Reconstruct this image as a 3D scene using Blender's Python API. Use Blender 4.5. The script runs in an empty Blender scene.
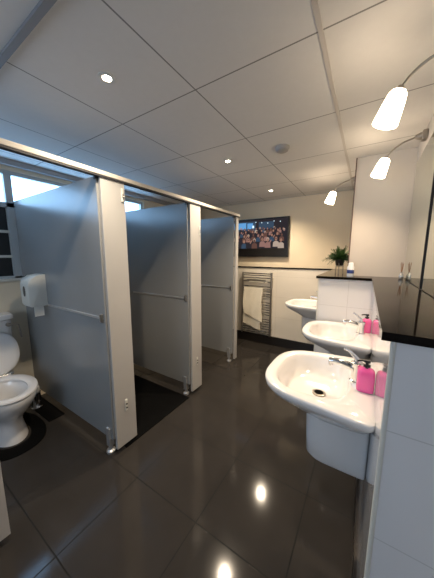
import bpy, bmesh, math, random
from mathutils import Vector, Matrix
random.seed(7)
PI = math.pi
C = bpy.context.scene.collection
H = 1.4767            # eye height
CE = 2.324            # ceiling height
XL = -2.82            # left wall
YF = 3.656            # far wall
YB = -1.7             # wall behind the camera

# ------------------------------------------------------------ materials
def mat(name, col, rough=.5, metal=0, noise=0, nscale=20, bump=0, bscale=60, spec=None, coat=0, emit=None, estr=0, trans=0, ior=None, sss=0):
    m = bpy.data.materials.new(name); m.use_nodes = True
    nt = m.node_tree; b = nt.nodes['Principled BSDF']
    b.inputs['Roughness'].default_value = rough
    b.inputs['Metallic'].default_value = metal
    b.inputs['Base Color'].default_value = (*col, 1)
    if spec is not None: b.inputs['Specular IOR Level'].default_value = spec
    if coat: b.inputs['Coat Weight'].default_value = coat; b.inputs['Coat Roughness'].default_value = .05
    if trans: b.inputs['Transmission Weight'].default_value = trans
    if ior: b.inputs['IOR'].default_value = ior
    if emit:
        b.inputs['Emission Color'].default_value = (*emit, 1); b.inputs['Emission Strength'].default_value = estr
    tc = nt.nodes.new('ShaderNodeTexCoord')
    if noise:
        n = nt.nodes.new('ShaderNodeTexNoise'); n.inputs['Scale'].default_value = nscale; n.inputs['Detail'].default_value = 4
        nt.links.new(tc.outputs['Object'], n.inputs['Vector'])
        r = nt.nodes.new('ShaderNodeMapRange'); r.inputs[3].default_value = 1-noise; r.inputs[4].default_value = 1+noise
        nt.links.new(n.outputs['Fac'], r.inputs[0])
        mx = nt.nodes.new('ShaderNodeVectorMath'); mx.operation = 'SCALE'
        mx.inputs[0].default_value = col
        nt.links.new(r.outputs[0], mx.inputs['Scale']); nt.links.new(mx.outputs[0], b.inputs['Base Color'])
    if bump:
        n2 = nt.nodes.new('ShaderNodeTexNoise'); n2.inputs['Scale'].default_value = bscale; n2.inputs['Detail'].default_value = 3
        nt.links.new(tc.outputs['Object'], n2.inputs['Vector'])
        bp = nt.nodes.new('ShaderNodeBump'); bp.inputs['Strength'].default_value = bump; bp.inputs['Distance'].default_value = .01
        nt.links.new(n2.outputs['Fac'], bp.inputs['Height']); nt.links.new(bp.outputs[0], b.inputs['Normal'])
    return m

def tile_mat(name, col, gcol, uax, vax, w, h, ou, ov, g, rough, noise=.05, nscale=3, coat=0, spec=.5, grough=.7, bump=.15, emit=0):
    m = mat(name, col, rough, spec=spec, coat=coat)
    nt = m.node_tree; b = nt.nodes['Principled BSDF']
    tc = nt.nodes.new('ShaderNodeTexCoord'); sx = nt.nodes.new('ShaderNodeSeparateXYZ')
    nt.links.new(tc.outputs['Object'], sx.inputs[0])
    def M(op, a, bb=None, c=None):
        n = nt.nodes.new('ShaderNodeMath'); n.operation = op
        for i, v in enumerate((a, bb, c)):
            if v is None: continue
            if isinstance(v, (int, float)): n.inputs[i].default_value = v
            else: nt.links.new(v, n.inputs[i])
        return n.outputs[0]
    def line(ax, off, size):
        f = M('FRACT', M('DIVIDE', M('SUBTRACT', sx.outputs[ax], off), size))
        d = M('ABSOLUTE', M('SUBTRACT', f, .5))
        return M('GREATER_THAN', d, .5 - g / (2 * size))
    k = M('MAXIMUM', line(uax, ou, w), line(vax, ov, h))
    n = nt.nodes.new('ShaderNodeTexNoise'); n.inputs['Scale'].default_value = nscale; n.inputs['Detail'].default_value = 5
    nt.links.new(tc.outputs['Object'], n.inputs['Vector'])
    r = nt.nodes.new('ShaderNodeMapRange'); r.inputs[3].default_value = 1-noise; r.inputs[4].default_value = 1+noise
    nt.links.new(n.outputs['Fac'], r.inputs[0])
    sc = nt.nodes.new('ShaderNodeVectorMath'); sc.operation = 'SCALE'; sc.inputs[0].default_value = col
    nt.links.new(r.outputs[0], sc.inputs['Scale'])
    mx = nt.nodes.new('ShaderNodeMix'); mx.data_type = 'RGBA'
    nt.links.new(k, mx.inputs['Factor']); nt.links.new(sc.outputs[0], mx.inputs['A']); mx.inputs['B'].default_value = (*gcol, 1)
    nt.links.new(mx.outputs['Result'], b.inputs['Base Color'])
    rr = M('ADD', M('MULTIPLY', k, grough - rough), rough)
    nt.links.new(rr, b.inputs['Roughness'])
    bp = nt.nodes.new('ShaderNodeBump'); bp.inputs['Strength'].default_value = bump; bp.inputs['Distance'].default_value = .002; bp.invert = True
    nt.links.new(k, bp.inputs['Height']); nt.links.new(bp.outputs[0], b.inputs['Normal'])
    return m

def emitter(name, col, s):
    m = bpy.data.materials.new(name); m.use_nodes = True; nt = m.node_tree
    nt.nodes.clear(); o = nt.nodes.new('ShaderNodeOutputMaterial'); e = nt.nodes.new('ShaderNodeEmission')
    e.inputs[0].default_value = (*col, 1); e.inputs[1].default_value = s
    nt.links.new(e.outputs[0], o.inputs[0]); return m

CERAMIC = mat('ceramic', (.70, .69, .68), .12, noise=.015, coat=.5)
CHROME = mat('chrome', (.72, .72, .73), .12, metal=1, noise=.04, nscale=40)
DCHROME = mat('brushed_steel', (.38, .35, .31), .3, metal=1, noise=.08, nscale=60)
PANEL = mat('grey_laminate', (.245, .25, .25), .25, noise=.03, nscale=4, bump=.02, bscale=200, spec=.75)
PILAS = mat('pale_laminate', (.38, .375, .37), .42, noise=.03, nscale=5)
ALU = mat('aluminium', (.55, .55, .55), .35, metal=.7, noise=.04, nscale=30)
RAILM = mat('cream_rail', (.60, .56, .50), .4, noise=.03)
DARKRUB = mat('dark_gasket', (.03, .03, .035), .6, noise=.1)
PAINT = mat('cream_paint', (.72, .62, .46), .75, noise=.03, nscale=6, bump=.03, bscale=150)
PAINTR = mat('pier_paint', (.55, .515, .47), .6, noise=.03, nscale=6, bump=.03, bscale=150)
PAINTL = mat('left_paint', (.64, .58, .46), .7, noise=.03, nscale=6)
GRANITE = mat('black_granite', (.010, .008, .007), .05, noise=.5, nscale=260, spec=.028)
GRANEDGE = GRANITE
MIRROR = mat('mirror_glass', (.70, .74, .66), .015, metal=1, noise=.01)
BLACK = mat('black_plastic', (.012, .012, .013), .3, noise=.1)
SKIRT = mat('black_skirting', (.012, .010, .009), .35, noise=.2)
MATTBLACK = mat('matt_black', (.004, .004, .004), .95, noise=.2, spec=.05)  # dull black for the floor patches and basin plugs
WFRAME = mat('window_frame', (.40, .44, .46), .4, noise=.04)
WPLAS = mat('white_plastic', (.62, .62, .57), .35, noise=.02)
PINK = mat('pink_soap', (.88, .11, .36), .18, noise=.04, nscale=12, coat=.6, emit=None)
LABEL = mat('pale_pink_label', (.88, .20, .42), .4, noise=.05)
TOWEL = mat('towel', (.86, .80, .66), .95, noise=.08, nscale=60, bump=.8, bscale=220)
LEAF = mat('leaf', (.035, .09, .018), .55, noise=.35, nscale=18)
POT = mat('dark_pot', (.03, .022, .018), .5, noise=.2)
TVB = mat('tv_bezel', (.012, .011, .011), .25, noise=.1)
CANW = mat('can_white', (.72, .75, .80), .3, noise=.02)
CANB = mat('can_blue', (.03, .05, .2), .3, noise=.1)
AMBER = mat('amber_reed', (.22, .11, .05), .5, noise=.2)
GLASSY = mat('diffuser_glass', (.45, .46, .45), .15, metal=.3, noise=.05)
PAPER = mat('toilet_paper', (.68, .68, .64), .9, noise=.03)
WATER = mat('water', (.25, .26, .25), .05, noise=.05)
SHADE = emitter('glowing_glass_shade', (1, .78, .54), 17)
BULB = emitter('downlight_glow', (1, .84, .62), 60)
PANE = emitter('daylit_pane', (.33, .62, 1.0), 4.6)
FILLPANE = emitter('fill_pane_blue', (.66, .80, 1.0), 3.6)  # glow for the added fill window behind the camera
DPANE = mat('dark_pane', (.012, .014, .016), .3, noise=.1)
FLOOR = tile_mat('floor_tile', (.031, .0275, .0245), (.006, .006, .005), 0, 1, .4904, .4904, -1.1803, .8666, .006, .10, noise=.22, nscale=4, spec=.28, grough=.8)
TY = tile_mat('wall_tile_facing_front', (.70, .70, .71), (.5, .5, .5), 0, 2, .62, .332, -.115, .03, .003, .16, noise=.012, coat=.2)
TX = tile_mat('wall_tile_facing_left', (.70, .70, .71), (.5, .5, .5), 1, 2, .62, .332, .70, .03, .003, .07, noise=.012, coat=.5)
TF = tile_mat('wall_tile_far', (.70, .65, .56), (.56, .51, .43), 0, 2, .60, .332, -1.18, .147, .003, .3, noise=.015)
CEIL = tile_mat('ceiling_tile', (.68, .665, .65), (.20, .195, .19), 0, 1, .6, .6, -1.4188, .4742, .007, .85, noise=.03, nscale=30, grough=.6, bump=.3)

# ------------------------------------------------------------ geometry helpers
def link(o, parent=None):
    C.objects.link(o)
    if parent: o.parent = parent
    return o
def obj(name, bm, m, parent=None, loc=None, smooth=False, rot=None):
    bmesh.ops.recalc_face_normals(bm, faces=bm.faces)
    me = bpy.data.meshes.new(name); bm.to_mesh(me); bm.free()
    for mm in (m if isinstance(m, (list, tuple)) else [m]): me.materials.append(mm)
    o = bpy.data.objects.new(name, me)
    if loc: o.location = loc
    if rot: o.rotation_euler = rot
    if smooth:
        for p in me.polygons: p.use_smooth = True
        me.set_sharp_from_angle(angle=math.radians(42))
    return link(o, parent)
def empty(name, loc, rz=0):
    o = bpy.data.objects.new(name, None); o.empty_display_size = .1
    o.location = loc; o.rotation_euler = (0, 0, rz); return link(o)
def tag(o, label, cat, group=None, kind=None):
    o['label'] = label; o['category'] = cat
    if group: o['group'] = group
    if kind: o['kind'] = kind
    return o
def struct(o): o['kind'] = 'structure'; return o
def box(bm, x0, x1, y0, y1, z0, z1, bev=0, seg=2, mi=0):
    r = bmesh.ops.create_cube(bm, size=1)
    for v in r['verts']:
        v.co = Vector((x0+(v.co.x+.5)*(x1-x0), y0+(v.co.y+.5)*(y1-y0), z0+(v.co.z+.5)*(z1-z0)))
    fs = set(f for v in r['verts'] for f in v.link_faces)
    for f in fs: f.material_index = mi
    if bev:
        es = list(set(e for v in r['verts'] for e in v.link_edges))
        rb = bmesh.ops.bevel(bm, geom=es, offset=bev, segments=seg, affect='EDGES', profile=.5)
        for f in rb['faces']: f.material_index = mi
    return bm
def B(): return bmesh.new()
def bx(*a, **k): return box(B(), *a, **k)
def loft(bm, rings, cap0=True, cap1=True, closed=True, mi=0):
    vs = [[bm.verts.new(p) for p in r] for r in rings]
    n = len(rings[0])
    for a, b in zip(vs, vs[1:]):
        for i in range(n if closed else n-1):
            f = bm.faces.new((a[i], a[(i+1) % n], b[(i+1) % n], b[i])); f.material_index = mi
    if cap0: bm.faces.new(vs[0][::-1]).material_index = mi
    if cap1: bm.faces.new(vs[-1]).material_index = mi
    return bm
def lathe(bm, prof, c=(0, 0, 0), n=24, mi=0, axis=None):
    rings = [[Vector((c[0]+r*math.cos(2*PI*i/n), c[1]+r*math.sin(2*PI*i/n), c[2]+z)) for i in range(n)] for r, z in prof]
    if axis is not None:
        q = Vector((0, 0, 1)).rotation_difference(Vector(axis).normalized()); cc = Vector(c)
        rings = [[cc + q @ (p-cc) for p in r] for r in rings]
    return loft(bm, rings, prof[0][0] > 1e-5, prof[-1][0] > 1e-5, mi=mi)
def tube(bm, pts, r, n=10, mi=0):
    pts = [Vector(p) for p in pts]; rings = []
    rs = r if isinstance(r, (list, tuple)) else [r]*len(pts)
    up = None
    for i, p in enumerate(pts):
        t = (pts[min(i+1, len(pts)-1)] - pts[max(i-1, 0)]).normalized()
        if up is None:
            up = Vector((0, 0, 1)) if abs(t.z) < .9 else Vector((1, 0, 0))
        s = t.cross(up).normalized(); u = s.cross(t).normalized(); up = u
        rings.append([p + rs[i]*(math.cos(2*PI*k/n)*s + math.sin(2*PI*k/n)*u) for k in range(n)])
    return loft(bm, rings, mi=mi)
def bez(p0, p1, p2, n=12):
    p0, p1, p2 = map(Vector, (p0, p1, p2))
    return [(1-t)**2*p0 + 2*t*(1-t)*p1 + t*t*p2 for t in [i/n for i in range(n+1)]]
def sup(a, b, n, cx=0, cy=0, z=0, N=56, nb=None):
    """superellipse ring; nb: exponent for the +x half"""
    out = []
    for i in range(N):
        t = 2*PI*i/N; c, s = math.cos(t), math.sin(t)
        e = 2/(nb if (nb and c > 0) else n)
        out.append(Vector((cx + a*math.copysign(abs(c)**e, c), cy + b*math.copysign(abs(s)**e, s), z)))
    return out
def copy_tree(o, parent=None):
    c = o.copy(); C.objects.link(c)
    if parent: c.parent = parent
    for ch in [q for q in bpy.data.objects if q.parent == o]: copy_tree(ch, c)
    return c

# ------------------------------------------------------------ room shell
struct(obj('floor', bx(-3.2, .6, YB-.1, YF+.1, -.1, 0), FLOOR))
struct(obj('ceiling', bx(-3.2, .6, YB-.1, YF+.1, CE, CE+.1), CEIL))
WY0, WY1, WZ0, WZ1 = -1.2, 2.42, 1.25, 2.24
bm = B()
box(bm, XL-.15, XL, YB, YF, 0, WZ0); box(bm, XL-.15, XL, YB, YF, WZ1, CE)
box(bm, XL-.15, XL, WY1, YF, WZ0, WZ1); box(bm, XL-.15, XL, YB, WY0, WZ0, WZ1)
struct(obj('wall_left', bm, PAINTL))
struct(obj('wall_far', bx(XL-.15, .6, YF, YF+.12, 0, CE), PAINT))
struct(obj('wall_right', bx(.27, .42, YB, YF, 0, CE), PAINTR))
struct(obj('wall_pier', bx(-.14, .27, 2.52, YF, 1.2, CE), PAINTR))
bm = B()
box(bm, XL, .42, YB-.12, YB, 0, 1.0); box(bm, XL, .42, YB-.12, YB, 2.1, CE)
box(bm, XL, -1.9, YB-.12, YB, 1.0, 2.1); box(bm, -.5, .42, YB-.12, YB, 1.0, 2.1)
struct(obj('wall_behind', bm, PAINTR))
# tiled boxing that carries the basins
def boxing(name, x0, x1, y0, y1, z1, m3):
    bm = bx(x0, x1, y0, y1, 0, z1)
    bmesh.ops.recalc_face_normals(bm, faces=bm.faces)
    for f in bm.faces:
        f.material_index = 1 if abs(f.normal.x) > .5 else 0
    struct(obj(name, bm, m3))
boxing('wall_tiled_right', .07, .27, .70, 2.31, 1.268, [TY, TX])
boxing('wall_tiled_middle', -.36, .27, 2.31, YF, 1.268, [TY, TX])
struct(obj('wall_tiled_far', bx(XL, -.36, YF-.03, YF, 0, 1.268), TF))
# tile edge trims
struct(obj('trim_1', bx(.066, .078, .696, .708, 0, 1.268, bev=.004), WPLAS))
struct(obj('trim_2', bx(-.364, -.354, 2.306, 2.316, 0, 1.268, bev=.003), WPLAS))
# skirting
struct(obj('baseboard_far', bx(XL, -.36, YF-.044, YF-.028, 0, .145, bev=.003), SKIRT))
bm = B(); box(bm, .056, .072, .75, 2.31, 0, .10); box(bm, -.374, -.358, 2.31, YF-.03, 0, .145); box(bm, -.374, .06, 2.296, 2.312, 0, .10)
struct(obj('baseboard_right', bm, SKIRT))
struct(obj('baseboard_left', bx(XL, XL+.012, YB, YF-.04, 0, .06), PAINTL))
# ceiling T bars (the two heavier runners) and perimeter trims
bm = B(); box(bm, -.217-.009, -.217+.009, YB, YF, CE-.006, CE+.001)
struct(obj('trim_3', bm, mat('tee_bar', (.50, .47, .44), .5, noise=.05)))
bm = B(); box(bm, XL, .27, .474-.022, .474+.002, CE-.014, CE+.001)
struct(obj('trim_4', bm, mat('tee_bar_grey', (.22, .22, .23), .5, noise=.05)))
# pelmet over the high window
struct(obj('trim_5', bx(XL, XL+.05, YB, YF, 2.275, CE), mat('pelmet', (.30, .31, .32), .5, noise=.04)))
# dark sealant line on the pier corner
struct(obj('trim_6', bx(-.148, -.139, 2.512, 2.522, 1.292, CE), mat('corner_bead', (.10, .06, .05), .5, noise=.1)))

# ---- window 1 : long strip, bright fanlights over dark lower panes
win = obj('window_1', bx(XL-.10, XL-.02, WY0, WY1, WZ1-.035, WZ1), WFRAME); struct(win)
bm = B(); box(bm, XL-.10, XL-.02, WY0, WY1, 1.91, 1.955, bev=.004); box(bm, XL-.10, XL-.02, WY0, WY1, WZ0, WZ0+.025, bev=.004)
ys = [WY0, -.70, .09, .875, 1.66, WY1]
for i, y in enumerate(ys):
    y0 = max(WY0, y-.028); y1 = min(WY1, y+.028); box(bm, XL-.10, XL-.02, y0, y1, WZ0, WZ1-.03)
obj('window_frame', bm, WFRAME, win)
for a, b in zip(ys, ys[1:]):
    obj('pane', bx(XL-.075, XL-.065, a+.027, b-.027, 1.95, WZ1-.03), PANE, win)
    lw = B()
    for z in (1.46, 1.69): box(lw, XL-.09, XL-.03, a+.028, b-.028, z-.012, z+.012, bev=.003)
    obj('glazing_bar', lw, WPLAS, win)
    for z0, z1 in ((1.27, 1.45), (1.47, 1.68), (1.70, 1.915)):
        obj('dark_pane', bx(XL-.07, XL-.06, a+.027, b-.027, z0, z1), DPANE, win)
obj('window_sill', bx(XL-.10, XL+.02, WY0, WY1, WZ0-.022, WZ0+.002, bev=.004), WPLAS, win)
# ---- fill window : unseen, added behind the camera to give bluish light
w2 = obj('fill_window', bx(-1.9, -.5, YB-.1, YB-.03, 2.06, 2.1), WFRAME); struct(w2)
bm = B()
for x in (-1.9, -1.22, -.54): box(bm, x, x+.04, YB-.1, YB-.03, 1.0, 2.06)
box(bm, -1.9, -.5, YB-.1, YB-.03, 1.0, 1.04)
obj('window_frame', bm, WFRAME, w2)
for x0, x1 in ((-1.86, -1.22), (-1.18, -.54)): obj('pane', bx(x0, x1, YB-.07, YB-.06, 1.04, 2.06), FILLPANE, w2)

# ------------------------------------------------------------ worktop (granite ledge)
bm = B()
pts = [(.046, .69), (.27, .69), (.27, 2.52), (-.14, 2.52), (-.14, YF), (-.38, YF), (-.38, 2.29), (.046, 2.29)]
lo = [bm.verts.new((x, y, 1.268)) for x, y in pts]; hi = [bm.verts.new((x, y, 1.29)) for x, y in pts]
bm.faces.new(hi); bm.faces.new(lo[::-1])
for i in range(len(pts)): bm.faces.new((lo[i], lo[(i+1) % 8], hi[(i+1) % 8], hi[i]))
w = obj('worktop', bm, GRANITE)
tag(w, 'polished black granite worktop over the white tiled boxing on the right', 'worktop')
w = obj('ledge_top', bx(XL, -.38, YF-.042, YF, 1.268, 1.289, bev=.002), GRANITE)
tag(w, 'thin black granite capping strip along the far wall below the television', 'ledge')

# ------------------------------------------------------------ wall mirrors
def mirror(y0, y1, label, edge):
    t = empty('wall_mirror', (.27, (y0+y1)/2, 1.293))
    h = 2.175-1.293; d = (y1-y0)/2
    obj('mirror_glass', bx(-.006, 0, -d, d, 0, h), MIRROR, t)
    if edge: obj('edge_strip', bx(-.012, 0, -d-.012, -d, 0, h), BLACK, t)
    tag(t, label, 'mirror', 'mirrors over the worktop')
mirror(1.70, 2.44, 'wide mirror standing on the black worktop next to the pier corner', True)
mirror(.72, 1.675, 'mirror nearest the camera, cut off by the right edge of the photo', False)

# ------------------------------------------------------------ cubicle panels
ZB, ZT = .12, 1.968
def divider(y, label):
    t = empty('cubicle_divider', (XL, y, 0)); L = -1.4735-XL
    obj('panel', bx(0, L, -.009, .009, ZB, ZT, bev=.002), PANEL, t)
    obj('joint_rail', bx(.51, L-.02, -.017, -.009, 1.035, 1.053, bev=.003), ALU, t)
    obj('end_bracket', bx(L-.045, L-.02, -.026, -.008, 1.015, 1.075, bev=.004), DCHROME, t)
    obj('top_clip', bx(L-.02, L, -.014, .014, ZT-.02, ZT+.025, bev=.002), DARKRUB, t)
    f = obj('foot', bx(L-.075, L-.035, -.02, .02, .05, .20, bev=.004), ALU, t)
    b2 = B(); lathe(b2, [(.032, 0), (.032, .012), (.018, .02), (.014, .05), (.014, .09)], (L-.055, 0, 0), 16)
    obj('foot_pad', b2, ALU, f, smooth=True)
    tag(t, label, 'divider', 'cubicle dividers')
    return t
divider(.905, 'grey divider panel beside the toilet, nearest of the three')
divider(1.79, 'grey divider panel behind the first doorway, middle of the three')
divider(2.72, 'pale grey divider panel farthest back, left of the television')
def pilaster(y0, y1, label, latch):
    t = empty('cubicle_pilaster', (-1.45, y0, 0)); w_ = y1-y0
    obj('panel', bx(-.022, .0, 0, w_, .04, 1.962, bev=.002), PILAS, t)
    if latch:
        k = obj('latch_plate', bx(.0, .008, w_-.032, w_-.014, latch-.045, latch+.045, bev=.003), WPLAS, t)
        obj('latch_pin', bx(.006, .016, w_-.028, w_-.018, latch-.02, latch+.01, bev=.002), CHROME, k)
        k = obj('hinge_plate', bx(.0, .006, w_-.095, w_-.073, .31, .40, bev=.003), WPLAS, t)
        bb = B(); lathe(bb, [(.006, 0), (.006, .006)], (.006, w_-.084, .335), 12, axis=(1, 0, 0)); lathe(bb, [(.006, 0), (.006, .006)], (.006, w_-.084, .365), 12, axis=(1, 0, 0))
        obj('screw', bb, DARKRUB, k)
    tag(t, label, 'pilaster', 'cubicle pilasters')
pilaster(.11, .285, 'pale pilaster slab cut off by the lower left edge of the photo', None)
pilaster(.91, 1.085, 'tall pale pilaster at the end of the nearest divider', 1.88)
pilaster(1.80, 1.965, 'tall pale pilaster at the end of the middle divider', 1.72)
pilaster(2.735, 2.80, 'narrow looking pale pilaster farthest back, beside the television', None)
t = empty('header_rail', (-1.45, .1, 1.966))
obj('rail', bx(-.03, .012, -1.4, 2.72, .006, .034, bev=.004), RAILM, t)
obj('rail_channel', bx(-.026, .009, -1.4, 2.72, -.004, .007), DARKRUB, t)
tag(t, 'cream header rail running along the tops of the cubicles', 'rail')

# ------------------------------------------------------------ toilet (faces +x)
TYc = .55
t = empty('toilet', (XL, TYc, 0))
tag(t, 'white toilet with raised lid in the left cubicle', 'toilet')
N = 56
def rg(a, b, cx, z, n=2.2, nb=2.0): return sup(a, b, n, cx, 0, z, N, nb)
bm = B()
# pedestal -> bowl outer -> rim -> inside
loft(bm, [rg(.19, .115, .42, 0, 3), rg(.185, .11, .42, .03, 3), rg(.15, .095, .43, .10, 2.6), rg(.14, .09, .44, .16, 2.4), rg(.17, .11, .455, .22, 2.3),
          rg(.225, .15, .475, .29), rg(.25, .178, .485, .35), rg(.262, .188, .49, .39), rg(.26, .187, .49, .405), rg(.25, .178, .49, .412),
          rg(.195, .13, .51, .412), rg(.185, .122, .51, .395), rg(.165, .108, .505, .33), rg(.12, .08, .49, .26), rg(.08, .055, .47, .23)], True, True)
box(bm, .02, .30, -.10, .10, .15, .40, bev=.03, seg=3)
obj('bowl', bm, CERAMIC, t, smooth=True)
obj('water', loft(B(), [rg(.11, .074, .487, .258), rg(.10, .07, .487, .2581)], True, True), WATER, t)
bm = B()
loft(bm, [rg(.255, .185, .50, .414), rg(.262, .192, .50, .424), rg(.258, .188, .50, .436), rg(.24, .17, .50, .442), rg(.205, .135, .51, .440), rg(.19, .122, .51, .430), rg(.19, .122, .51, .414)], False, False)
s = obj('seat', bm, CERAMIC, t, smooth=True)
bm = B(); tube(bm, [(.26, -.12, .445), (.26, .12, .445)], .012); lathe(bm, [(.02, 0), (.02, .03)], (.26, .09, .42), 14); lathe(bm, [(.02, 0), (.02, .03)], (.26, -.09, .42), 14)
obj('hinge', bm, CHROME, s, smooth=True)
bm = B()
def lr(a, b, off):  # raised lid: disc in a plane leaning back
    out = []
    for q in sup(a, b, 2.3, 0, 0, 0, N):
        L_ = q.x + .20; out.append(Vector((.262 - L_*.24 + off, q.y, .45 + L_*.93 + off*.2)))
    return out
loft(bm, [lr(.18, .165, -.010), lr(.198, .186, -.004), lr(.20, .19, .004), lr(.194, .182, .010), lr(.16, .145, .012)])
obj('lid', bm, CERAMIC, t, smooth=True)
bm = B()
loft(bm, [rg(.070, .155, .08, .50, 5, 5), rg(.075, .175, .085, .62, 6, 6), rg(.078, .185, .087, .90, 6, 6)])
cs = obj('cistern', bm, CERAMIC, t, smooth=True)
bm = B()
loft(bm, [rg(.083, .19, .088, .90, 8, 8), rg(.090, .197, .092, .91, 8, 8), rg(.090, .197, .092, .94, 8, 8), rg(.080, .187, .092, .952, 8, 8)])
obj('cistern_lid', bm, CERAMIC, cs, smooth=True)
bm = B(); lathe(bm, [(.018, 0), (.018, .02), (.008, .025)], (.163, .15, .86), 16, axis=(1, 0, 0))
tube(bm, [(.186, .15, .86), (.196, .185, .86), (.199, .21, .85), (.202, .225, .73)], [.009, .008, .008, .007])
obj('flush_lever', bm, DCHROME, t, smooth=True)

# flat black oval ring on the floor round the pedestal
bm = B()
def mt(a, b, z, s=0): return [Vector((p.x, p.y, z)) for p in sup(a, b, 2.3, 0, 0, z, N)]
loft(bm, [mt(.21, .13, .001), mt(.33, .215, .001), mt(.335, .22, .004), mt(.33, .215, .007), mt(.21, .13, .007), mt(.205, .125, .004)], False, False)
m_ = obj('pedestal_patch', bm, MATTBLACK, loc=(-2.39, TYc, 0)); tag(m_, 'black oval patch on the floor around the toilet base', 'mat')
m_ = obj('floor_patch', bx(-.65, .65, -.36, .40, .001, .007, bev=.002), MATTBLACK, loc=(-2.10, 1.345, 0)); tag(m_, 'large black patch covering the floor of the middle cubicle', 'mat')  # thin flat black sheet over the middle cubicle floor
m_ = obj('floor_patch', bx(-.25, .25, -.065, .065, .001, .008, bev=.003), MATTBLACK, loc=(-2.52, .855, 0)); tag(m_, 'small black patch on the floor against the nearest divider, right of the toilet', 'mat')  # small thin black sheet on the floor beside the nearest divider

# toilet brush
t = empty('toilet_brush', (-2.60, .82, .008))
bm = B(); lathe(bm, [(.045, 0), (.048, .01), (.042, .02), (.040, .15), (.043, .155), (.036, .16)], n=20); obj('holder', bm, CHROME, t, smooth=True)
bm = B(); lathe(bm, [(.022, .155), (.036, .165), (.040, .185), (.034, .21), (.012, .222), (.007, .23), (.007, .31), (.0, .318)], n=20); obj('brush', bm, CERAMIC, t, smooth=True)
tag(t, 'small chrome toilet brush holder with white top between bowl and divider', 'toilet brush')

# toilet paper dispenser on the divider
t = empty('paper_dispenser', (-2.37, .896, 1.04))
bm = B()
prof = [(-.115, 0), (-.115, .19), (-.10, .235), (-.06, .265), (0, .27)]
def dr(x, s): return [Vector((x, y*s if y < 0 else 0, z)) for y, z in [(0, 0), (-.115, 0), (-.128, .02), (-.128, .19), (-.112, .235), (-.07, .262), (0, .27)]]
loft(bm, [dr(-.13, .9), dr(-.12, 1), dr(.035, 1), dr(.045, .9)])
c_ = obj('cover', bm, WPLAS, t, smooth=True)
bm = B(); loft(bm, [[Vector((-.045+.022*math.cos(a), -.1285, .13+.045*math.sin(a))) for a in [2*PI*i/24 for i in range(24)]], [Vector((-.045+.02*math.cos(a), -.1312, .13+.042*math.sin(a))) for a in [2*PI*i/24 for i in range(24)]]])
obj('sight_window', bm, BLACK, c_)
bm = B(); loft(bm, [[Vector((x, y, 0-z*.0)) + Vector((0, 0, -z)) for x, y in ((.036, -.10), (.036, -.03), (.034, -.03), (.034, -.10))] for z in (-.02, .04, .085)])
obj('paper_tail', bm, PAPER, t)
tag(t, 'white plastic toilet paper dispenser mounted on the nearest divider', 'dispenser')

# ------------------------------------------------------------ basins
def make_basin():
    t = empty('wash_basin', (0, 0, 0))     # wall face at x = 0, basin towards -x, z = floor
    D, Wd, Z = .465, .31, .895
    def outer(s, z, dx=0):
        cx = -D/2
        out = []
        for p in sup(D/2, Wd, 3.1, 0, 0, 0, 72, 14):
            # widen towards the wall, chamfer the front corners
            k = (p.x + D/2)/D
            out.append(Vector((min(0, (p.x*s*1.03 + cx*.99 + dx)), p.y*s*(.79+.21*k), z)))
        return out
    def inner(a, b, z, cx=-.252): return sup(a, b, 2.7, cx, 0, z, 72, 3.2)
    bm = B()
    def und(a, b, cx, z): return [Vector((min(0, p.x), p.y, p.z)) for p in sup(a, b, 2.4, cx, 0, z, 72, 6)]
    loft(bm, [und(.12, .11, -.12, Z-.17), und(.145, .15, -.145, Z-.15), und(.18, .20, -.18, Z-.105), outer(.91, Z-.055), outer(.965, Z-.038), outer(.995, Z-.025), outer(1.0, Z-.010), outer(.994, Z-.003), outer(.98, Z),
              inner(.172, .222, Z+.0005), inner(.164, .213, Z-.005), inner(.156, .205, Z-.025), inner(.146, .192, Z-.06), inner(.128, .170, Z-.088, -.252), inner(.10, .13, Z-.102, -.245), inner(.06, .08, Z-.108, -.232), inner(.02, .02, Z-.110, -.22)])
    bowl = obj('bowl', bm, CERAMIC, t, smooth=True)
    bm = B(); lathe(bm, [(.032, -.115+Z), (.032, -.1045+Z), (.025, -.103+Z)], (-.222, 0, 0), 20)
    obj('drain', bm, DCHROME, bowl, smooth=True)
    bm = B(); lathe(bm, [(.022, -.1028+Z), (.020, -.1015+Z)], (-.222, 0, 0), 16); obj('plug', bm, MATTBLACK, bowl)
    # semi pedestal
    bm = B()
    def pr(a, b, z): return [Vector((min(0, p.x), p.y, z)) for p in sup(a, b, 4, -a, 0, z, 40, 12)]
    loft(bm, [pr(.105, .085, .492), pr(.122, .10, .497), pr(.13, .108, .515), pr(.132, .11, .60), pr(.134, .112, .72), pr(.12, .11, .78)])
    obj('semi_pedestal', bm, CERAMIC, t, smooth=True)
    # mixer tap
    bm = B()
    lathe(bm, [(.029, Z), (.029, Z+.008), (.023, Z+.012), (.022, Z+.07), (.026, Z+.075), (.026, Z+.095), (.0, Z+.10)], (-.068, 0, 0), 24)
    tp = obj('mixer_tap', bm, CHROME, t, smooth=True)
    bm = B(); tube(bm, [(-.068, 0, Z+.06), (-.11, 0, Z+.075), (-.155, 0, Z+.082), (-.185, 0, Z+.078)], [.018, .016, .015, .014], 14)
    lathe(bm, [(.011, 0), (.012, .016)], (-.178, 0, Z+.058), 14)
    obj('spout', bm, CHROME, tp, smooth=True)
    bm = B(); tube(bm, [(-.068, 0, Z+.096), (-.076, 0, Z+.115), (-.105, 0, Z+.145), (-.125, 0, Z+.152)], [.014, .010, .007, .008], 12)
    obj('lever', bm, CHROME, tp, smooth=True)
    bm = B(); lathe(bm, [(.018, 0), (.021, .004), (.021, .007), (.0, .010)], (-.053, .075, Z), 16)
    return t, bm
bas, sp = make_basin(); sp.free()
b1 = bas; b1.location = (.07, 1.20, 0)
tag(b1, 'white wall-hung basin nearest the camera, largest in view', 'basin', 'wash basins')
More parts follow.
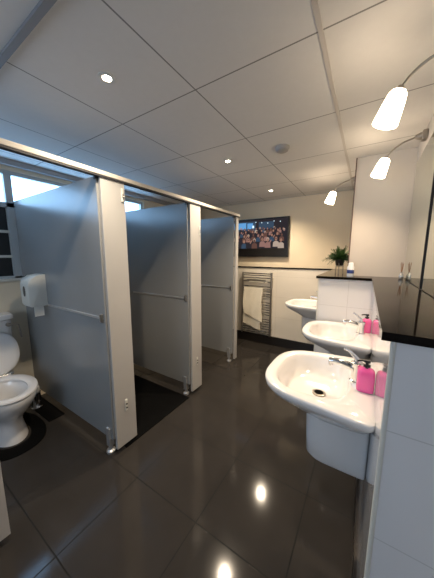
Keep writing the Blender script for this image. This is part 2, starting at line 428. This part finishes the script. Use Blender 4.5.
b2 = copy_tree(bas); b2.location = (.07, 1.995, 0)
tag(b2, 'middle white wall-hung basin against the step in the tiled wall', 'basin', 'wash basins')
b3 = copy_tree(bas); b3.location = (-.36, 3.0, 0)
tag(b3, 'farthest white basin, tinted warm, in front of the far tiled wall', 'basin', 'wash basins')

# ------------------------------------------------------------ soap bottles
def make_soap():
    t = empty('soap_bottle', (0, 0, 0))
    bm = B()
    def sr(a, b, z): return sup(a, b, 4.5, 0, 0, z, 40)
    loft(bm, [sr(.026, .017, 0), sr(.031, .021, .004), sr(.033, .022, .02), sr(.033, .022, .080), sr(.031, .021, .094), sr(.024, .017, .102), sr(.013, .013, .106), sr(.012, .012, .112)])
    b_ = obj('bottle', bm, PINK, t, smooth=True)
    bm = B(); lathe(bm, [(.0135, .108), (.0135, .121), (.006, .123), (.005, .132)], n=18)
    box(bm, -.012, .012, -.010, .010, .130, .142, bev=.003)
    tube(bm, [(0, 0, .137), (-.02, -.004, .137), (-.036, -.008, .133)], [.006, .005, .004], 10)
    obj('pump', bm, BLACK, t, smooth=True)
    return t
s1 = make_soap(); s1.location = (.036, 1.135, .8955)
tag(s1, 'pink soap bottle with black pump on the nearest basin', 'soap bottle', 'pink soap bottles')
s2 = copy_tree(s1); s2.location = (.036, 2.06, .8955)
tag(s2, 'pink soap bottle with black pump on the middle basin', 'soap bottle', 'pink soap bottles')
s3 = copy_tree(s1); s3.location = (-.394, 2.90, .8955)
tag(s3, 'pink soap bottle on the farthest basin, almost hidden by the tiled corner', 'soap bottle', 'pink soap bottles')

# ------------------------------------------------------------ wall lamps
def make_lamp():
    t = empty('wall_lamp', (0, 0, 0))     # origin: plate on the wall, arm towards -x
    bm = B(); box(bm, -.03, 0, -.03, .03, -.03, .03, bev=.008, seg=3); lathe(bm, [(.022, 0), (.022, .012), (.012, .035)], (-.028, 0, 0), 20, axis=(-1, 0, 0))
    obj('wall_mount', bm, DCHROME, t, smooth=True)
    bm = B()
    p = [(-.06, 0, -.002), (-.10, 0, -.012)] + [tuple(v) for v in bez((-.12, 0, -.018), (-.187, 0, -.045), (-.214, 0, -.105), 10)]
    tube(bm, p, .0055, 10)
    obj('arm', bm, DCHROME, t, smooth=True)
    bm = B(); ax = Vector((-.33, 0, -1)).normalized(); c0 = Vector((-.214, 0, -.10))
    lathe(bm, [(.0, -.004), (.014, 0), (.026, .006), (.032, .016), (.037, .045), (.044, .105), (.046, .122), (.041, .122), (.039, .105), (.032, .05), (.026, .018), (.0, .012)], tuple(c0), 28, axis=tuple(ax))
    obj('lamp_shade', bm, SHADE, t, smooth=True)
    bm = B(); lathe(bm, [(.012, -.012), (.014, .003), (.0, .006)], tuple(c0), 16, axis=tuple(ax)); obj('shade_cap', bm, DCHROME, t, smooth=True)
    L = bpy.data.lights.new('lamp_light', 'SPOT'); L.energy = 22; L.color = (1, .74, .50); L.spot_size = math.radians(150); L.spot_blend = 1; L.shadow_soft_size = .035
    lo = bpy.data.objects.new('lamp_light', L); lo.location = c0 + ax*.15
    lo.rotation_euler = ax.to_track_quat('-Z', 'Y').to_euler(); link(lo, t)
    return t
LZ = 2.245
l1 = make_lamp(); l1.location = (.27, 1.25, LZ-.022)
tag(l1, 'steel armed wall lamp with glowing shade nearest the camera, top right', 'wall lamp', 'wall lamps over the mirrors')
l2 = copy_tree(l1); l2.location = (.27, 2.12, LZ+.008)
tag(l2, 'steel armed wall lamp in front of the pier, middle of the three', 'wall lamp', 'wall lamps over the mirrors')
l3 = copy_tree(l1); l3.location = (-.14, 2.86, LZ+.0)
tag(l3, 'steel armed wall lamp farthest back, beyond the pier edge', 'wall lamp', 'wall lamps over the mirrors')

# ------------------------------------------------------------ downlights
WRING = mat('downlight_ring', (.62, .60, .57), .35, noise=.02)
def make_down():
    t = empty('downlight', (0, 0, 0))
    bm = B(); lathe(bm, [(.040, 0), (.040, -.003), (.026, -.005), (.021, -.002), (.021, 0)], n=28)
    obj('ring', bm, WRING, t, smooth=True)
    bm = B(); lathe(bm, [(.020, -.0015), (.014, -.004), (.0, -.005)], n=24); obj('lamp', bm, BULB, t, smooth=True)
    L = bpy.data.lights.new('downlight_light', 'SPOT'); L.energy = 58; L.color = (1, .83, .62); L.spot_size = math.radians(130); L.spot_blend = .9; L.shadow_soft_size = .015
    lo = bpy.data.objects.new('downlight_light', L); lo.location = (0, 0, -.012); link(lo, t)
    return t
d1 = make_down(); d1.location = (-1.131, .78, CE)
tag(d1, 'lit round downlight nearest the camera, above the left cubicle doorway', 'downlight', 'ceiling downlights')
d2 = copy_tree(d1); d2.location = (-1.137, 1.967, CE)
tag(d2, 'lit round downlight left of the smoke detector, middle of the three', 'downlight', 'ceiling downlights')
d3 = copy_tree(d1); d3.location = (-1.142, 3.12, CE)
tag(d3, 'small lit round downlight farthest back, above the television', 'downlight', 'ceiling downlights')
t = empty('smoke_detector', (-.634, 1.955, CE))
bm = B(); lathe(bm, [(.055, 0), (.055, -.012), (.05, -.018)], n=32); obj('base', bm, mat('detector', (.36, .34, .32), .5, noise=.05), t, smooth=True)
bm = B(); lathe(bm, [(.048, -.018), (.045, -.03), (.03, -.038), (.0, -.04)], n=32); obj('cap', bm, mat('detector_cap', (.34, .32, .30), .5, noise=.05), t, smooth=True)
tag(t, 'round grey smoke detector on the ceiling right of the middle downlight', 'smoke detector')

# ------------------------------------------------------------ television
t = empty('television', (-1.555, YF, 1.45))
obj('bezel', bx(-.535, .535, -.05, -.004, 0, .607, bev=.004), TVB, t)
obj('wall_bracket', bx(-.2, .2, -.006, 0, .15, .45), BLACK, t)
SC = [emitter('screen_%s' % n, c, s) for n, c, s in (('dark', (.020, .017, .02), 1), ('blue', (.10, .28, .55), .9), ('skin', (.34, .18, .13), .7), ('pink', (.26, .14, .12), .8), ('cream', (.40, .31, .25), .8), ('navy', (.03, .05, .08), 1), ('brown', (.09, .045, .035), 1), ('bright', (.6, .75, .85), 1))]
bm = B()
def quad(x0, x1, z0, z1, y, mi):
    f = bm.faces.new([bm.verts.new(v) for v in ((x0, y, z0), (x1, y, z0), (x1, y, z1), (x0, y, z1))]); f.material_index = mi
def disc(x, z, a, b, y, mi, n=12, r=0):
    f = bm.faces.new([bm.verts.new((x+a*math.cos(2*PI*i/n)*math.cos(r)-b*math.sin(2*PI*i/n)*math.sin(r), y, z+a*math.cos(2*PI*i/n)*math.sin(r)+b*math.sin(2*PI*i/n)*math.cos(r))) for i in range(n)]); f.material_index = mi
X0, X1, Z0, Z1 = -.518, .512, .135, .585
quad(X0, X1, Z0, Z1, -.0505, 0)
quad(X0, .0, .42, Z1-.02, -.0507, 5); quad(X0, -.17, .45, Z1-.035, -.0509, 1); quad(-.15, -.05, .45, .54, -.0509, 1); quad(.05, .3, .44, .55, -.0507, 5)
quad(-.06, -.03, .46, .50, -.0511, 7)
for i in range(5): disc(.0+i*.1, .55-.012*(i % 3), .008, .008, -.0511, 7, 8)
yy = -.0512
rows = [(.44, .020, 15), (.395, .024, 14), (.34, .030, 12), (.265, .038, 9)]
for ri, (z, r, n) in enumerate(rows):
    for k in range(n):
        x = X0+.03+(k+.5+random.uniform(-.25, .25))*(X1-X0-.06)/n; zz = z+random.uniform(-.02, .02)
        bw = r*1.3
        yy -= .00002
        body = random.choice([0, 6, 5, 4, 0, 6, 0, 3, 0])
        zb = max(Z0+.0, zz-r*3.2)
        f = bm.faces.new([bm.verts.new(v) for v in ((x-bw, yy, zb), (x+bw, yy, zb), (x+bw*.9, yy, zz-r*1.4), (x+bw*.4, yy, zz-r*.9), (x-bw*.4, yy, zz-r*.9), (x-bw*.9, yy, zz-r*1.4))]); f.material_index = body
        yy -= .00002; disc(x, zz+r*.22, r*.66, r*.85, yy, random.choice([0, 6, 0, 6, 4]))
        yy -= .00002; disc(x, zz-r*.05, r*.52, r*.72, yy, random.choice([2, 2, 3, 6]), r=random.uniform(-.2, .2))
        if ri == 3 and k % 2: yy -= .00002; disc(x, zz+r*.05, r*.45, r*.12, yy, 0)
        if k % 3 == 0:
            yy -= .00002; disc(x+r*1.1, zz-r*.7, r*.28, r*.9, yy, random.choice([2, 3]), r=-.5)
pc = obj('screen_picture', bm, SC, t)
tag(t, 'wall-mounted black television showing a seated crowd, on the far wall', 'television')

# ------------------------------------------------------------ towel radiator + towels
t = empty('towel_radiator', (-1.50, YF-.03, .15))
bm = B()
for x in (-.25, .25): tube(bm, [(x, -.055, 0), (x, -.055, 1.05)], .016, 12)
obj('side_rail', bm, DCHROME, t, smooth=True)
for i, z in enumerate([.04, .08, .12, .16, .20, .24, .28, .36, .40, .44, .48, .52, .56, .66, .70, .74, .78, .82, .90, .96, 1.0, 1.03]):
    bm = B(); tube(bm, [(-.25, -.055, z), (.25, -.055, z)], .0095, 8); obj('rung', bm, CHROME, t, smooth=True)
bm = B()
for x in (-.25, .25):
    for z in (.1, .95): bm = B(); tube(bm, [(x, -.055, z), (x, 0, z)], .012, 8); obj('wall_bracket', bm, DCHROME, t)
bm = B(); tube(bm, [(-.16, -.085, .925), (.16, -.085, .925)], .013, 10); 
for x in (-.15, .15): tube(bm, [(x, -.055, .925), (x, -.10, .925), (x, -.105, .89)], .010, 8)
obj('hook_bar', bm, DCHROME, t, smooth=True)
tag(t, 'chrome ladder towel radiator on the far tiled wall below the television', 'radiator')
def towel(name, x0, x1, ztop, zl, zr, yoff, label, seed):
    rnd = random.Random(seed)
    bm = B(); nx, nz = 26, 30
    def P_(i, j, back):
        u = i/nx; v = j/nz
        zb = zl+(zr-zl)*u
        x = x0+(x1-x0)*u + .012*math.sin(v*5+seed)
        z = ztop-(ztop-zb)*v
        y = yoff - .004*math.sin(u*7+seed+v*2)*v - .005*math.sin(v*7+u*3+seed)*(.3+v) - .0015*math.sin(u*19+v*6)
        return Vector((x, y + (0 if back else -.022), z))
    g = [[[bm.verts.new(P_(i, j, b)) for j in range(nz+1)] for i in range(nx+1)] for b in (0, 1)]
    for b in (0, 1):
        for i in range(nx):
            for j in range(nz):
                bm.faces.new((g[b][i][j], g[b][i+1][j], g[b][i+1][j+1], g[b][i][j+1]))
    for i in range(nx):
        bm.faces.new((g[0][i][0], g[0][i+1][0], g[1][i+1][0], g[1][i][0])); bm.faces.new((g[0][i][nz], g[0][i+1][nz], g[1][i+1][nz], g[1][i][nz]))
    for j in range(nz):
        bm.faces.new((g[0][0][j], g[0][0][j+1], g[1][0][j+1], g[1][0][j])); bm.faces.new((g[0][nx][j], g[0][nx][j+1], g[1][nx][j+1], g[1][nx][j]))
    o = obj(name, bm, TOWEL, smooth=True); tag(o, label, 'towel'); return o
towel('towel', -1.705, -1.40, .70, .34, .24, YF-.112, 'lower cream towel hanging under the other on the radiator', 1)
towel('towel', -1.69, -1.37, .955, .52, .40, YF-.152, 'upper cream towel draped over the middle of the chrome radiator', 2)

# ------------------------------------------------------------ plant on the ledge
t = empty('potted_plant', (-.235, 2.72, 1.29))
bm = B(); lathe(bm, [(.030, .085), (.036, .09), (.045, .14), (.046, .15), (.040, .15), (.038, .135), (0, .13)], n=20); obj('pot', bm, POT, t, smooth=True)
bm = B()
for a in (0, 2*PI/3, 4*PI/3):
    a += .5; tube(bm, [(.036*math.cos(a), .036*math.sin(a), .12), (.040*math.cos(a), .040*math.sin(a), 0)], .004, 8)
lathe(bm, [(.034, .075), (.042, .078), (.034, .082)], n=18)
obj('pot_stand', bm, DCHROME, t)
bm = B()
for i in range(120):
    a = random.uniform(0, 2*PI); L_ = random.uniform(.10, .20); el = random.uniform(.2, 1.4)
    d = Vector((math.cos(a)*math.cos(el), math.sin(a)*math.cos(el), math.sin(el)))
    p0 = Vector((.02*math.cos(a), .02*math.sin(a), .14)); 
    pts = [p0 + d*L_*s - Vector((0, 0, .09*s*s*(1.5-math.sin(el)))) for s in (0, .25, .5, .75, 1)]
    for p in pts: p.x = min(p.x, .085)
    tube(bm, pts, [.0018, .0016, .0013, .001, .0006], 4)
    side = d.cross(Vector((0, 0, 1))).normalized()
    for k in range(1, 14):
        s = k/14; q = p0 + d*L_*s - Vector((0, 0, .09*s*s*(1.5-math.sin(el)))); q.x = min(q.x, .085)
        lw = .020*(1-s*.6)
        for sg in (-1, 1):
            tip = q + side*sg*lw + d*.012 + Vector((0, 0, random.uniform(-.006, .006)))
            if tip.x > .09: tip.x = .09
            w1 = q + d*.004; w2 = q - d*.004 + Vector((0, 0, .001))
            vs = [bm.verts.new(v) for v in (w1, (w1+tip)/2+d*.004, tip, (w2+tip)/2-d*.003)]; bm.faces.new(vs)
obj('fronds', bm, LEAF, t)
tag(t, 'small green fern in a dark pot on the black worktop beside the pier', 'plant')
# air freshener
t = empty('air_freshener', (-.115, 2.40, 1.29))
bm = B(); lathe(bm, [(.026, 0), (.028, .005), (.028, .085), (.022, .095), (.021, .118), (.012, .124), (0, .125)], n=24); obj('can', bm, CANW, t, smooth=True)
bm = B(); lathe(bm, [(.0286, .028), (.0288, .03), (.0288, .058), (.0286, .06)], n=24); obj('blue_band', bm, CANB, t, smooth=True)
tag(t, 'small white and blue air freshener can at the corner of the pier', 'air freshener')
# reed diffuser
t = empty('reed_diffuser', (.240, 2.36, 1.29))
bm = B(); lathe(bm, [(.012, 0), (.015, .005), (.015, .035), (.007, .045), (.007, .055)], n=20); obj('glass_bottle', bm, GLASSY, t, smooth=True)
for i in range(5):
    a = 2*PI*i/5; bm = B(); tube(bm, [(0, 0, .035), (.010*math.cos(a)-.0, .012*math.sin(a), .125+.01*(i % 2))], .0016, 6); obj('reed', bm, AMBER, t)
tag(t, 'small glass bottle with thin reeds in the corner by the mirror', 'diffuser')

# ------------------------------------------------------------ world, camera
wd = bpy.data.worlds.new('World'); bpy.context.scene.world = wd; wd.use_nodes = True
nt = wd.node_tree; bg = nt.nodes['Background']
sky = nt.nodes.new('ShaderNodeTexSky'); sky.sky_type = 'HOSEK_WILKIE'; nt.links.new(sky.outputs[0], bg.inputs[0]); bg.inputs[1].default_value = .5
cd = bpy.data.cameras.new('camera'); cam = bpy.data.objects.new('camera', cd); C.objects.link(cam)
R = Vector((0.84337652, 0.5373188, 0.00213173)); U = Vector((-0.0789824, 0.12004475, 0.98962166)); F = Vector((-0.53148642, 0.83479205, -0.14368166))
cam.matrix_world = Matrix(((R.x, U.x, -F.x, 0), (R.y, U.y, -F.y, 0), (R.z, U.z, -F.z, H), (0, 0, 0, 1)))
cd.sensor_fit = 'VERTICAL'; cd.sensor_height = 36; cd.sensor_width = 36; cd.lens = 233.49*36/578; cd.clip_start = .02
sc = bpy.context.scene; sc.camera = cam
sc.view_settings.view_transform = 'Standard'; sc.view_settings.look = 'None'; sc.view_settings.gamma = 1
sc.view_settings.use_curve_mapping = False; sc.view_settings.exposure = .5
